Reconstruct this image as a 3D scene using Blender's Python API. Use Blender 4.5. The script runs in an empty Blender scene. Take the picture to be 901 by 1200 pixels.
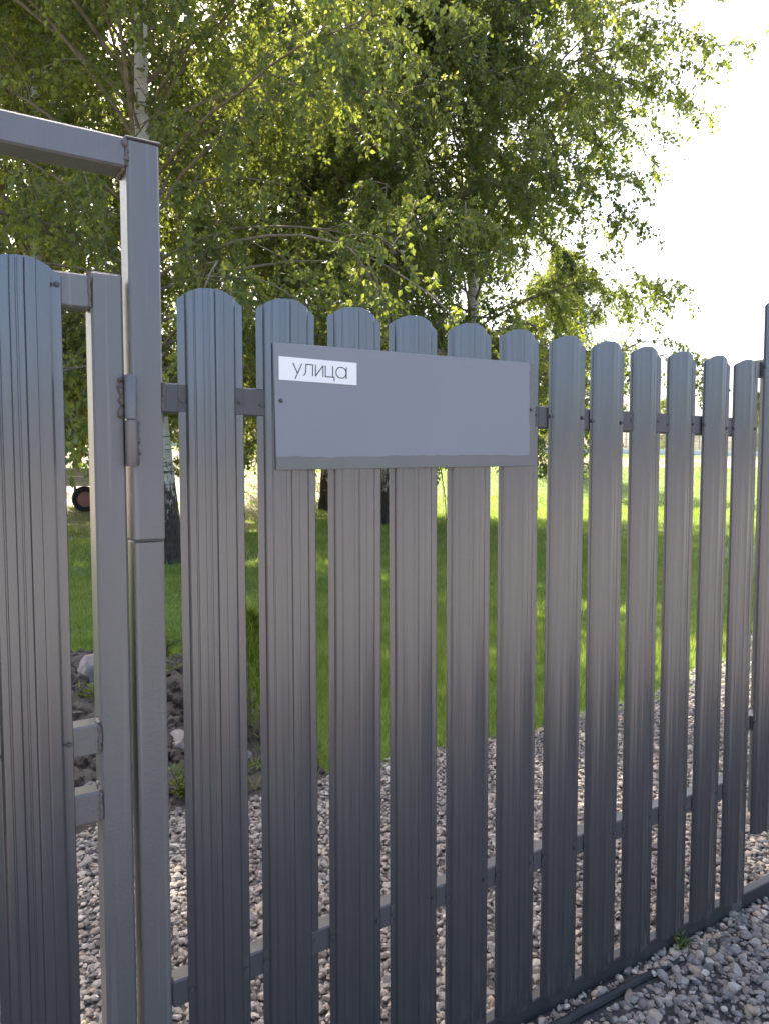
import bpy, math, random
import numpy as np
from mathutils import Vector, Matrix
R = math.radians
scene = bpy.context.scene
col = scene.collection
random.seed(7)
rng = np.random.default_rng(11)

# ------------------------------------------------------------------ camera
F, YAW, PIT = 850.0, .5442, .0570                 # focal length in photo pixels, heading, tilt
CAM = np.array([-.3684, -1.3277, 1.4089])
FW = np.array([math.sin(YAW)*math.cos(PIT), math.cos(YAW)*math.cos(PIT), -math.sin(PIT)])
RT = np.array([math.cos(YAW), -math.sin(YAW), 0.])
UP = np.cross(RT, FW)
cd = bpy.data.cameras.new('camera')
cam = bpy.data.objects.new('camera', cd)
col.objects.link(cam)
cd.sensor_fit = 'VERTICAL'; cd.sensor_height = 36; cd.lens = 36*F/1200
cd.clip_start = .05; cd.clip_end = 2000
M3 = np.stack([RT, UP, -FW], 1)
cam.matrix_world = Matrix([[*M3[i], CAM[i]] for i in range(3)] + [[0, 0, 0, 1]])
scene.camera = cam

def at_depth(px, dist):
    """ground position of something seen at photo column px, dist metres away along the ground"""
    d = FW + RT*(px - 450.5)/F
    h = d[:2]/np.linalg.norm(d[:2])
    return CAM[:2] + h*dist

# ------------------------------------------------------------------ light
SUN = Vector((.12, 1.0, 0)).normalized()
EL = R(47)
w = bpy.data.worlds.new('World'); scene.world = w; w.use_nodes = True
nt = w.node_tree
sky = nt.nodes.new('ShaderNodeTexSky'); sky.sky_type = 'NISHITA'; sky.sun_disc = False
sky.sun_elevation = EL; sky.sun_rotation = math.atan2(SUN.x, SUN.y)
sky.air_density = .9; sky.dust_density = 5.0; sky.ozone_density = .8
bg = nt.nodes['Background']; bg.inputs['Strength'].default_value = .14
nt.links.new(sky.outputs[0], bg.inputs[0])
sl = bpy.data.lights.new('sun', 'SUN'); sl.energy = 4.5; sl.angle = R(.53); sl.color = (1, .93, .82)
so = bpy.data.objects.new('sun', sl); col.objects.link(so)
to_sun = Vector((SUN.x*math.cos(EL), SUN.y*math.cos(EL), math.sin(EL)))
so.rotation_euler = to_sun.to_track_quat('Z', 'Y').to_euler()
so.location = (4, 30, 30)
scene.view_settings.view_transform = 'Standard'
scene.view_settings.look = 'None'
scene.view_settings.gamma = 1
scene.view_settings.exposure = 1.95

# ------------------------------------------------------------------ helpers
def tag(o, label=None, cat=None, group=None, kind=None):
    if label: o['label'] = label
    if cat: o['category'] = cat
    if group: o['group'] = group
    if kind: o['kind'] = kind
    return o

def link(name, me, mat=None, parent=None, loc=None, rot=None):
    o = bpy.data.objects.new(name, me); col.objects.link(o)
    if mat is not None and me is not None and not me.materials: me.materials.append(mat)
    if parent is not None: o.parent = parent
    if loc is not None: o.location = loc
    if rot is not None: o.rotation_euler = rot
    return o

def empty(name, loc=(0, 0, 0), rz=0):
    o = bpy.data.objects.new(name, None); col.objects.link(o)
    o.location = loc; o.rotation_euler = (0, 0, rz); o.empty_display_size = .1
    return o

def mesh_np(name, V, Fc, attr=None, smooth=False):
    """V (n,3); Fc (m,3) or (m,4) index array; attr: per-vertex floats called rnd"""
    me = bpy.data.meshes.new(name)
    V = np.asarray(V, np.float32); Fc = np.asarray(Fc, np.int32)
    k = Fc.shape[1]
    me.vertices.add(len(V)); me.vertices.foreach_set('co', V.ravel())
    me.loops.add(Fc.size); me.loops.foreach_set('vertex_index', Fc.ravel())
    me.polygons.add(len(Fc))
    me.polygons.foreach_set('loop_start', np.arange(0, Fc.size, k, dtype=np.int32))
    me.polygons.foreach_set('use_smooth', np.full(len(Fc), smooth, dtype=bool))
    if attr is not None:
        a = me.attributes.new('rnd', 'FLOAT', 'POINT'); a.data.foreach_set('value', np.asarray(attr, np.float32))
    me.update(calc_edges=True); me.validate()
    return me

class MB:
    """collects polygons for one mesh"""
    def __init__(s): s.v = []; s.f = []
    def add(s, vs, fs):
        n = len(s.v); s.v += [tuple(map(float, q)) for q in vs]; s.f += [tuple(i+n for i in q) for q in fs]; return s
    def box(s, x0, x1, y0, y1, z0, z1, b=0.0):
        if b <= 0:
            vs = [(x, y, z) for z in (z0, z1) for y in (y0, y1) for x in (x0, x1)]
            return s.add(vs, [(0, 2, 3, 1), (4, 5, 7, 6), (0, 1, 5, 4), (2, 6, 7, 3), (0, 4, 6, 2), (1, 3, 7, 5)])
        # chamfered box
        n = len(s.v); idx = {}; vs = []
        for a, x in enumerate((x0, x1)):
            for c, y in enumerate((y0, y1)):
                for e, z in enumerate((z0, z1)):
                    sx, sy, sz = (b, -b)[a], (b, -b)[c], (b, -b)[e]
                    for ax, p in enumerate(((x, y+sy, z+sz), (x+sx, y, z+sz), (x+sx, y+sy, z))):
                        idx[(a, c, e, ax)] = len(vs); vs.append(p)
        fs = []
        g = lambda *k: idx[k]
        for t in (0, 1):
            q = [g(t, 0, 0, 0), g(t, 1, 0, 0), g(t, 1, 1, 0), g(t, 0, 1, 0)]; fs.append(q if t else q[::-1])
            q = [g(0, t, 0, 1), g(1, t, 0, 1), g(1, t, 1, 1), g(0, t, 1, 1)]; fs.append(q[::-1] if t else q)
            q = [g(0, 0, t, 2), g(1, 0, t, 2), g(1, 1, t, 2), g(0, 1, t, 2)]; fs.append(q if t else q[::-1])
        for a in (0, 1):
            for c in (0, 1):
                q = [g(a, c, 0, 0), g(a, c, 1, 0), g(a, c, 1, 1), g(a, c, 0, 1)]; fs.append(q if (a ^ c) == 1 else q[::-1])
                q = [g(a, 0, c, 0), g(a, 1, c, 0), g(a, 1, c, 2), g(a, 0, c, 2)]; fs.append(q if (a ^ c) == 0 else q[::-1])
                q = [g(0, a, c, 1), g(1, a, c, 1), g(1, a, c, 2), g(0, a, c, 2)]; fs.append(q if (a ^ c) == 1 else q[::-1])
                for e in (0, 1):
                    q = [g(a, c, e, 0), g(a, c, e, 1), g(a, c, e, 2)]; fs.append(q if (a + c + e) % 2 == 1 else q[::-1])
        return s.add(vs, fs)
    def tube(s, pts, rad, n=8, cap=True):
        pts = [Vector(p) for p in pts]
        if not hasattr(rad, '__len__'): rad = [rad]*len(pts)
        vs = []; fs = []
        up = None
        for i, p in enumerate(pts):
            d = (pts[min(i+1, len(pts)-1)] - pts[max(i-1, 0)]).normalized()
            if up is None:
                up = Vector((0, 0, 1)) if abs(d.z) < .9 else Vector((1, 0, 0))
            a = (up - d*up.dot(d)).normalized(); b = d.cross(a); up = a
            for k in range(n):
                t = 2*math.pi*k/n
                vs.append(p + (a*math.cos(t) + b*math.sin(t))*rad[i])
        for i in range(len(pts)-1):
            for k in range(n):
                fs.append((i*n+k, i*n+(k+1) % n, (i+1)*n+(k+1) % n, (i+1)*n+k))
        if cap:
            fs.append(tuple(range(n))[::-1]); fs.append(tuple(range((len(pts)-1)*n, len(pts)*n)))
        return s.add(vs, fs)
    def mesh(s, name, smooth=False, angle=None):
        me = bpy.data.meshes.new(name); me.from_pydata(s.v, [], s.f); me.validate(); me.update()
        if smooth:
            for p in me.polygons: p.use_smooth = True
            if angle is not None: me.set_sharp_from_angle(angle=angle)
        return me
    def build(s, name, mat, parent=None, loc=None, rot=None, smooth=False, angle=R(35)):
        return link(name, s.mesh(name, smooth, angle), mat, parent, loc, rot)

# ------------------------------------------------------------------ materials
def nmat(name):
    m = bpy.data.materials.new(name); m.use_nodes = True
    t = m.node_tree; b = t.nodes['Principled BSDF']
    return m, t, b
def N(t, kind, **kw):
    n = t.nodes.new('ShaderNode'+kind)
    for k, v in kw.items():
        if k in n.inputs.keys() if isinstance(k, str) else False: n.inputs[k].default_value = v
        else: setattr(n, k, v)
    return n
def noise(t, scale, detail=4, rough=.55, co='Object', stretch=None, dist=0):
    tc = t.nodes.new('ShaderNodeTexCoord'); n = t.nodes.new('ShaderNodeTexNoise')
    n.inputs['Scale'].default_value = scale; n.inputs['Detail'].default_value = detail; n.inputs['Roughness'].default_value = rough
    n.inputs['Distortion'].default_value = dist
    if stretch:
        mp = t.nodes.new('ShaderNodeMapping'); mp.inputs['Scale'].default_value = stretch
        t.links.new(tc.outputs[co], mp.inputs[0]); t.links.new(mp.outputs[0], n.inputs[0])
    else: t.links.new(tc.outputs[co], n.inputs[0])
    return n
def ramp(t, src, stops, interp='LINEAR'):
    r = t.nodes.new('ShaderNodeValToRGB'); r.color_ramp.interpolation = interp
    e = r.color_ramp.elements
    while len(e) < len(stops): e.new(.5)
    for k, (p, c) in enumerate(stops):
        e[k].position = p; e[k].color = (*c, 1) if hasattr(c, '__len__') else (c, c, c, 1)
    t.links.new(src, r.inputs[0]); return r
def mix(t, fac, a, b, blend='MIX'):
    m = t.nodes.new('ShaderNodeMix'); m.data_type = 'RGBA'; m.blend_type = blend
    for sock, v in ((0, fac), (6, a), (7, b)):
        if hasattr(v, 'is_output') or hasattr(v, 'links'): t.links.new(v, m.inputs[sock])
        elif hasattr(v, '__len__'): m.inputs[sock].default_value = (*v, 1)
        else: m.inputs[sock].default_value = v
    return m.outputs[2]
def math_(t, op, a, b=None):
    m = t.nodes.new('ShaderNodeMath'); m.operation = op
    for i, v in enumerate((a, b)):
        if v is None: continue
        if hasattr(v, 'links'): t.links.new(v, m.inputs[i])
        else: m.inputs[i].default_value = v
    return m.outputs[0]
def bump(t, b, src, strength=.2, dist=.01, prev=None):
    n = t.nodes.new('ShaderNodeBump'); n.inputs['Strength'].default_value = strength; n.inputs['Distance'].default_value = dist
    t.links.new(src, n.inputs['Height'])
    if prev is not None: t.links.new(prev, n.inputs['Normal'])
    t.links.new(n.outputs[0], b.inputs['Normal']); return n.outputs[0]

def paint_mat(name, c0, c1, rough, bumpamt=.15, metallic=0., grain=60, spec=.5, dusty=.16, wave=.12, det=6, rust=0.):
    m, t, b = nmat(name)
    n1 = noise(t, 3.5, det, .6, stretch=(1, 1, .25)); n2 = noise(t, grain, 5, .6)
    c = ramp(t, n1.outputs[0], [(.3, c0), (.7, c1)])
    dust = ramp(t, noise(t, 9, 7, .7, stretch=(1, 1, .12)).outputs[0], [(.52, 0.), (.8, 1.)])
    cc = mix(t, math_(t, 'MULTIPLY', dust.outputs[0], dusty), c.outputs[0], (.30, .27, .23))
    if rust > 0:
        sp = ramp(t, noise(t, 26, 6, .7).outputs[0], [(.66, 0.), (.71, 1.)]); big_ = ramp(t, noise(t, 4, 3, .5).outputs[0], [(.5, 0.), (.62, 1.)])
        cc = mix(t, math_(t, 'MULTIPLY', math_(t, 'MULTIPLY', sp.outputs[0], big_.outputs[0]), rust), cc, (.13, .07, .04))
        dr = ramp(t, noise(t, 1, 3, .5, stretch=(70, 70, 1.2)).outputs[0], [(.60, 0.), (.70, 1.)])
        cc = mix(t, math_(t, 'MULTIPLY', dr.outputs[0], .22), cc, (.34, .34, .34))
    t.links.new(cc, b.inputs['Base Color'])
    rr = ramp(t, n1.outputs[0], [(.25, rough-.05), (.75, rough+.08)]); t.links.new(rr.outputs[0], b.inputs['Roughness'])
    b.inputs['Metallic'].default_value = metallic; b.inputs['Specular IOR Level'].default_value = spec
    p = bump(t, b, n2.outputs[0], bumpamt, .002) if bumpamt > 0 else None
    n3 = noise(t, 5, 1, .4, stretch=(1, 1, .15)); bump(t, b, n3.outputs[0], wave, .01, p)
    return m
M = {}
M['picket'] = paint_mat('graphite_sheet_metal', (.155, .158, .168), (.180, .181, .189), .23, 0, .74, 300, .5, .02, .05, 1)
M['tube'] = paint_mat('graphite_brushed_paint', (.150, .148, .152), (.195, .188, .186), .36, .4, .4, 140, .5, rust=.7)
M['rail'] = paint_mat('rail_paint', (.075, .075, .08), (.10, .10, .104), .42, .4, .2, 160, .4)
M['plinth'] = paint_mat('plinth_paint', (.028, .028, .031), (.05, .048, .05), .6, .4, 0, 90)
M['screw'] = paint_mat('screw_steel', (.07, .07, .072), (.11, .11, .112), .45, .2, .4, 90)
M['weld'] = paint_mat('weld_paint', (.09, .08, .075), (.17, .14, .12), .5, .6, 0, 200)
M['rubber'] = paint_mat('black_rubber', (.012, .012, .013), (.03, .03, .03), .6, .3, 0, 80)

# the sign board: one coat of paint over the board, a second paler coat rolled over most of it with a ragged edge
m, t, b = nmat('sign_paint'); M['sign'] = m
tc = t.nodes.new('ShaderNodeTexCoord'); sx = t.nodes.new('ShaderNodeSeparateXYZ'); t.links.new(tc.outputs['Object'], sx.inputs[0])
wob = noise(t, 14, 5, .7)
wz = math_(t, 'ADD', sx.outputs[2], math_(t, 'MULTIPLY', math_(t, 'SUBTRACT', wob.outputs[0], .5), .016))
wx = math_(t, 'ADD', sx.outputs[0], math_(t, 'MULTIPLY', math_(t, 'SUBTRACT', wob.outputs[0], .5), .02))
mk = math_(t, 'MULTIPLY', math_(t, 'GREATER_THAN', wz, .026), math_(t, 'LESS_THAN', wx, .648))
base = ramp(t, noise(t, 8, 6, .6).outputs[0], [(.3, (.155, .155, .147)), (.7, (.178, .176, .166))])
coat = ramp(t, noise(t, 4, 4, .5).outputs[0], [(.3, (.225, .236, .270)), (.7, (.24, .25, .283))])
t.links.new(mix(t, mk, base.outputs[0], coat.outputs[0]), b.inputs['Base Color'])
b.inputs['Roughness'].default_value = .5
bump(t, b, math_(t, 'ADD', mk, math_(t, 'MULTIPLY', noise(t, 120, 3).outputs[0], .4)), .3, .0006)

def plain(name, c, rough=.6, c2=None, scale=20, bmp=.2, spec=.5):
    m, t, b = nmat(name)
    n = noise(t, scale, 5, .6)
    c2 = c2 or tuple(min(1, x*1.25) for x in c)
    t.links.new(ramp(t, n.outputs[0], [(.3, c), (.7, c2)]).outputs[0], b.inputs['Base Color'])
    b.inputs['Roughness'].default_value = rough; b.inputs['Specular IOR Level'].default_value = spec
    bump(t, b, n.outputs[0], bmp, .01); return m
M['white'] = plain('white_plastic', (.87, .87, .865), .3, (.90, .90, .895), 30, .02)
M['ink'] = plain('dark_print', (.02, .02, .022), .5)

def pebble_mat(name, tint=(1, 1, 1)):
    m, t, b = nmat(name)
    a = t.nodes.new('ShaderNodeAttribute'); a.attribute_name = 'rnd'
    stops = [(0, (.14, .14, .145)), (.14, (.27, .265, .26)), (.3, (.40, .385, .36)), (.45, (.21, .205, .21)), (.58, (.50, .475, .44)), (.7, (.33, .275, .235)), (.82, (.30, .305, .31)), (.92, (.46, .38, .30)), (1, (.62, .60, .57))]
    c = ramp(t, a.outputs['Fac'], [(p, tuple(x*y for x, y in zip(q, tint))) for p, q in stops])
    n = noise(t, 90, 5, .65)
    t.links.new(mix(t, .45, c.outputs[0], ramp(t, n.outputs[0], [(.3, (.45, .43, .41)), (.7, (1.2, 1.2, 1.2))]).outputs[0], 'MULTIPLY'), b.inputs['Base Color'])
    b.inputs['Roughness'].default_value = .9; b.inputs['Specular IOR Level'].default_value = .2; bump(t, b, n.outputs[0], .5, .004); return m
M['pebble'] = pebble_mat('crushed_gravel', (.99, .905, .82))

def leaf_mat(name, cols, trans, tw=.45, rough=.45):
    m, t, b = nmat(name)
    a = t.nodes.new('ShaderNodeAttribute'); a.attribute_name = 'rnd'
    c = ramp(t, a.outputs['Fac'], [(i/(len(cols)-1), k) for i, k in enumerate(cols)])
    t.links.new(c.outputs[0], b.inputs['Base Color']); b.inputs['Roughness'].default_value = rough
    b.inputs['Specular IOR Level'].default_value = .35
    tr = t.nodes.new('ShaderNodeBsdfTranslucent')
    tcx = ramp(t, a.outputs['Fac'], [(i/(len(trans)-1), k) for i, k in enumerate(trans)]); t.links.new(tcx.outputs[0], tr.inputs[0])
    ms = t.nodes.new('ShaderNodeMixShader'); ms.inputs[0].default_value = tw
    t.links.new(b.outputs[0], ms.inputs[1]); t.links.new(tr.outputs[0], ms.inputs[2])
    t.links.new(ms.outputs[0], t.nodes['Material Output'].inputs[0]); return m
M['leaf'] = leaf_mat('birch_leaf', [(.060, .088, .050), (.075, .108, .056), (.090, .125, .058), (.12, .15, .062)],
                     [(.26, .34, .04), (.36, .42, .05), (.44, .47, .06), (.55, .52, .07)], .45)
M['grass'] = leaf_mat('grass_blade', [(.07, .12, .035), (.12, .18, .05), (.17, .22, .06), (.27, .27, .11)],
                      [(.26, .39, .05), (.37, .50, .07), (.47, .57, .09), (.56, .55, .17)], .45, .5)
M['weed'] = leaf_mat('weed_leaf', [(.05, .08, .025), (.08, .12, .03), (.13, .15, .04)], [(.2, .3, .03), (.3, .38, .05), (.4, .42, .06)], .35)
M['thuja'] = leaf_mat('thuja_spray', [(.08, .12, .022), (.14, .19, .03), (.22, .26, .04)], [(.2, .3, .03), (.34, .42, .04), (.45, .5, .05)], .35)
M['flower'] = plain('yellow_petal', (.75, .60, .04), .5)

# birch bark: white with dark lenticels, cracked and black towards the foot as old birches are
m, t, b = nmat('birch_bark'); M['bark'] = m
tc = t.nodes.new('ShaderNodeTexCoord'); sx = t.nodes.new('ShaderNodeSeparateXYZ'); t.links.new(tc.outputs['Object'], sx.inputs[0])
n_l = noise(t, 1, 4, .6, stretch=(4, 4, 26)); n_v = noise(t, 1, 7, .7, stretch=(22, 22, 5), dist=.6); n_c = noise(t, 6, 5, .6)
white = ramp(t, n_c.outputs[0], [(.3, (.50, .46, .40)), (.7, (.68, .65, .60))])
c1 = mix(t, ramp(t, n_l.outputs[0], [(.58, 0.), (.66, 1.)]).outputs[0], white.outputs[0], (.05, .042, .036))
hgt = math_(t, 'MULTIPLY', math_(t, 'SUBTRACT', 1.75, sx.outputs[2]), .24)
msk = ramp(t, math_(t, 'ADD', n_v.outputs[0], hgt), [(.60, 0.), (.66, 1.)])
dark = ramp(t, n_v.outputs[0], [(.35, (.02, .017, .015)), (.6, (.075, .06, .05)), (.75, (.16, .135, .11))])
t.links.new(mix(t, msk.outputs[0], c1, dark.outputs[0]), b.inputs['Base Color']); b.inputs['Roughness'].default_value = .8
bump(t, b, n_v.outputs[0], .8, .03)
M['branch'] = plain('branch_bark', (.12, .09, .065), .8, (.26, .21, .16), 9, .5)
M['twig'] = plain('twig_bark', (.06, .04, .03), .8)

# ground: lawn soil, dirt patches beyond, compacted stony earth outside the fence
m, t, b = nmat('ground_soil_and_turf'); M['ground'] = m
geo = t.nodes.new('ShaderNodeNewGeometry'); sx = t.nodes.new('ShaderNodeSeparateXYZ'); t.links.new(geo.outputs['Position'], sx.inputs[0])
def gnoise(s, d=5, r=.6):
    n = t.nodes.new('ShaderNodeTexNoise'); n.inputs['Scale'].default_value = s; n.inputs['Detail'].default_value = d; n.inputs['Roughness'].default_value = r
    t.links.new(geo.outputs['Position'], n.inputs[0]); return n.outputs[0]
turf = ramp(t, gnoise(6, 8, .7), [(.3, (.08, .12, .03)), (.5, (.14, .20, .04)), (.7, (.19, .22, .055))])
dirt = ramp(t, gnoise(9, 8, .7), [(.3, (.24, .18, .14)), (.55, (.40, .32, .26)), (.75, (.50, .42, .36))])
road = ramp(t, gnoise(30, 8, .75), [(.3, (.135, .118, .105)), (.5, (.225, .198, .178)), (.7, (.31, .28, .255))])
under = ramp(t, gnoise(40, 6, .7), [(.3, (.04, .037, .034)), (.7, (.11, .10, .092))])
big = gnoise(.35, 3)
yy = math_(t, 'ADD', sx.outputs[1], math_(t, 'MULTIPLY', math_(t, 'SUBTRACT', gnoise(.8, 4), .5), 3.0))
band = math_(t, 'MULTIPLY', math_(t, 'GREATER_THAN', yy, 26), math_(t, 'LESS_THAN', yy, 28.8))
left = math_(t, 'MULTIPLY', math_(t, 'LESS_THAN', math_(t, 'SUBTRACT', sx.outputs[0], math_(t, 'MULTIPLY', sx.outputs[1], .62)), -1.8), math_(t, 'MULTIPLY', math_(t, 'GREATER_THAN', yy, 14.5), math_(t, 'LESS_THAN', yy, 25)))
pt = math_(t, 'MAXIMUM', band, left)
c = mix(t, pt, turf.outputs[0], dirt.outputs[0])
c = mix(t, math_(t, 'MULTIPLY', math_(t, 'LESS_THAN', sx.outputs[0], 1.12), math_(t, 'LESS_THAN', sx.outputs[1], 2.6)), c, (.06, .047, .037))
c = mix(t, math_(t, 'LESS_THAN', sx.outputs[1], 1.55), c, under.outputs[0])
c = mix(t, math_(t, 'LESS_THAN', math_(t, 'ADD', sx.outputs[1], math_(t, 'MULTIPLY', gnoise(3), .3)), -1.1), c, road.outputs[0])
t.links.new(c, b.inputs['Base Color']); b.inputs['Roughness'].default_value = .9
bump(t, b, gnoise(45, 6, .7), .6, .02)
M['soil'] = plain('dark_garden_soil', (.045, .034, .027), .95, (.11, .085, .066), 30, .9)
M['rock'] = plain('pinkish_stone', (.20, .16, .14), .85, (.36, .30, .27), 14, .7)
M['rock_grey'] = plain('grey_stone', (.16, .16, .16), .85, (.30, .29, .28), 18, .6)

# ------------------------------------------------------------------ ground
def zg(x, y):
    x = np.asarray(x, float); y = np.asarray(y, float)
    t = np.clip((y - 17)/15, 0, 1); s = t*t*(3-2*t)
    return 2.5*s + .03*np.sin(x*.7+1)*np.clip((y-3)/6, 0, 1)*np.sin(y*.5)
gx = np.unique(np.concatenate([np.linspace(-600, -40, 15), np.linspace(-40, 70, 140), np.linspace(70, 700, 15)]))
gy = np.unique(np.concatenate([np.linspace(-500, -20, 12), np.linspace(-20, 60, 120), np.linspace(60, 800, 15)]))
X, Y = np.meshgrid(gx, gy)
Z = zg(X, Y)
V = np.stack([X.ravel(), Y.ravel(), Z.ravel()], 1)
nx, ny = len(gx), len(gy)
i = np.arange((ny-1)*(nx-1)); r_, c_ = i//(nx-1), i % (nx-1); a0 = r_*nx + c_
tag(link('ground', mesh_np('ground', V, np.stack([a0, a0+1, a0+nx+1, a0+nx], 1), smooth=True), M['ground']), kind='structure')

# ------------------------------------------------------------------ the picket profile
PITCH, PW, PL = .15, .124, 1.668
PROF = [(0, 1.5), (.6, .3), (2, 0), (12.5, 0), (13.6, .6), (17.2, 7.2), (18.4, 8.2), (21, 8.9), (27, 10.7), (28.2, 9.7), (30, 10.0), (31.2, 11.6), (37, 12.9), (43, 13.7), (44.3, 13.3),
        (46.6, 8.8), (47.6, 8.4), (54, 8.9), (55, 9.8), (57, 9.9), (58, 9.1), (65, 9.4), (66.2, 9.8), (68.4, 13.0), (69.6, 13.6), (74, 13.4), (77, 12.6), (84, 11.1), (85.2, 9.8), (87, 9.3), (88.2, 10.0),
        (96, 8.0), (104, 6.0), (105.3, 5.3), (109.2, .6), (110.4, 0), (121.6, 0), (123.2, .3), (124, 1.5)]
def picket_mesh(name, L=PL, wob=0.):
    us = np.array([p[0] for p in PROF])/1000; vs = np.array([p[1] for p in PROF])/1000
    h = .024; k = np.abs(us-PW/2)/(PW/2)
    top = L + h*(1-k**2.2)
    rows = [np.zeros_like(us), np.full_like(us, L*.33), np.full_like(us, L*.66), np.full_like(us, L-.03), top]
    n = len(us); V = []; 
    for j, zz in enumerate(rows):
        dx = wob*math.sin(j*1.7)
        V += [(u+dx, -v, z) for u, v, z in zip(us, vs, zz)]
    nb = len(V); th = .0007
    V += [(x, y+th, z) for x, y, z in V]
    Fs = []
    for j in range(4):
        for q in range(n-1):
            a = j*n+q; Fs.append((a, a+1, a+n+1, a+n)); Fs.append((nb+a, nb+a+n, nb+a+n+1, nb+a+1))
    for q in range(n-1):
        a = 4*n+q; Fs.append((a, a+1, nb+a+1, nb+a)); Fs.append((q+1, q, nb+q, nb+q+1))
    for j in range(4):
        a = j*n; Fs.append((a, a+n, nb+a+n, nb+a)); a += n-1; Fs.append((a+n, a, nb+a, nb+a+n))
    mb = MB(); mb.add(V, Fs); return mb.mesh(name, True, R(28))
PM = [picket_mesh('picket', wob=q) for q in (0, .0006, -.0007)]
for me in PM: me.materials.append(M['picket'])
# hex-headed roofing screw, axis along -y
mb = MB(); mb.tube([(0, .001, 0), (0, -.0012, 0)], .0052, 12); mb.tube([(0, -.0012, 0), (0, -.0042, 0), (0, -.005, 0)], [.0036, .0036, .0026], 6)
SCREW = mb.mesh('screw'); SCREW.materials.append(M['screw'])

def picket(parent, x, z0, rails, k):
    o = link('picket', PM[k % 3], None, parent, (x, 0, z0), (R(random.uniform(-.12, .12)), R(random.uniform(-.1, .1)), R(random.uniform(-.9, .9))))
    for rz in rails:
        for u in (.0072, PW-.0072):
            link('screw', SCREW, None, o, (u, .0002, rz - z0 + random.uniform(-.006, .006)), (0, random.uniform(0, 6), 0))
    return o

def weld(parent, p0, p1, n, r, name='weld_bead'):
    mb = MB(); p0, p1 = Vector(p0), Vector(p1)
    rr = [r*random.uniform(.6, 1.35) for _ in range(n)]
    pts = [p0.lerp(p1, q/(n-1)) + Vector([random.uniform(-1, 1)*r*.45 for _ in range(3)]) for q in range(n)]
    mb.tube(pts, rr, 7); return mb.build(name, M['weld'], parent, smooth=True, angle=R(60))

# ------------------------------------------------------------------ picket fence
fence = empty('picket_fence')
tag(fence, 'graphite metal picket fence with rounded tops carrying the street sign board', 'fence')
ZB = .05
RU, RL = (1.513, 1.567), (.395, .447)
for k in range(12): picket(fence, k*PITCH, ZB, (1.540, .421), k)
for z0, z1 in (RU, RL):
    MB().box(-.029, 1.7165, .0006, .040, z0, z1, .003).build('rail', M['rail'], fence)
MB().box(1.716, 1.772, .0012, .034, -.3, 1.735, .003).build('post', M['tube'], fence)

# ------------------------------------------------------------------ gate frame (posts, crossbeam)
gf = empty('gate_portal', (0, 0, 0))
tag(gf, 'tall welded graphite gate portal of square tube with crossbeam overhead', 'gateway')
PX0, PX1 = -.0845, -.029
up = MB().box(PX0, PX1, -.001, .059, 1.283, 1.981, .0035).build('post', M['tube'], gf)
tag(up, 'upper length of the hinge post')
lo = MB().box(PX0+.0012, PX1-.0012, .0012, .057, -.3, 1.2829, .003).build('post', M['tube'], gf)
tag(lo, 'lower length of the hinge post below the weld seam')
MB().box(PX0-.002, PX1+.003, -.0035, .0615, 1.981, 1.9845, .001).build('post_cap', M['tube'], gf)
MB().box(-1.225, PX0+.0005, -.0005, .058, 1.931, 1.9825, .0035).build('crossbeam', M['tube'], gf)
MB().box(-1.285, -1.2255, -.001, .059, -.3, 1.9835, .0035).build('post', M['tube'], gf)
weld(gf, (PX0+.002, -.0005, 1.935), (PX0-.001, -.0005, 1.978), 14, .0042)
weld(gf, (PX0-.002, .004, 1.930), (PX0-.002, .055, 1.930), 14, .0045)
weld(gf, (PX0+.004, -.0012, 1.2835), (PX1-.002, -.0012, 1.284), 26, .0013, 'weld_seam')
weld(gf, (PX1+.001, .0008, 1.515), (PX1+.001, .0008, 1.566), 12, .003)

# ------------------------------------------------------------------ wicket gate
wg = empty('wicket_gate', (0, 0, 0))
tag(wg, 'graphite wicket gate leaf with vertical metal pickets hung beside tall post', 'gate')
MB().box(-.147, -.0945, -.0005, .0595, .075, 1.748, .004).build('stile', M['tube'], wg)
MB().box(-1.208, -1.152, -.0005, .0595, .075, 1.748, .004).build('stile', M['tube'], wg)
for z0, z1 in ((1.684, 1.741), (.911, .965), (.789, .844), (.10, .155)):
    MB().box(-1.153, -.1465, .0008, .042, z0, z1, .003).build('rail', M['tube'], wg)
    weld(wg, (-.1485, -.0002, z0+.003), (-.1485, -.0002, z1-.003), 12, .0028)
    weld(wg, (-.1480, .004, z1+.001), (-.1480, .036, z1+.001), 10, .004)
for k in range(6): picket(wg, -.315 - k*.1482, .062, (1.713, .938), k+1)
hg = MB(); hg.tube([(-.0875, -.0125, 1.4990), (-.0875, -.0125, 1.5730), (-.0875, -.0125, 1.5745)], [.0105, .0105, .0095], 20)
hinge = hg.build('hinge', M['tube'], wg, smooth=True)
hg = MB(); hg.tube([(-.0875, -.0125, 1.4165), (-.0875, -.0125, 1.4180), (-.0875, -.0125, 1.4960)], [.0095, .0105, .0105], 20)
hg.build('hinge_barrel', M['tube'], hinge, smooth=True)
hg = MB(); hg.tube([(-.0875, -.0125, 1.495), (-.0875, -.0125, 1.500)], .0075, 14); hg.build('hinge_pin', M['screw'], hinge)
weld(wg, (-.1005, -.003, 1.501), (-.1005, -.003, 1.570), 20, .0048)
weld(gf, (-.0760, -.004, 1.420), (-.0760, -.004, 1.494), 20, .0042)
MB().box(-1.1415, -1.12, -.075, -.0005, .98, 1.0, .003).build('handle', M['screw'], wg)
hz = MB(); hz.tube([(-1.18, .0298, .077), (-1.18, .0298, .0)], .012, 10)
hz.build('drop_bolt', M['screw'], wg)

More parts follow.
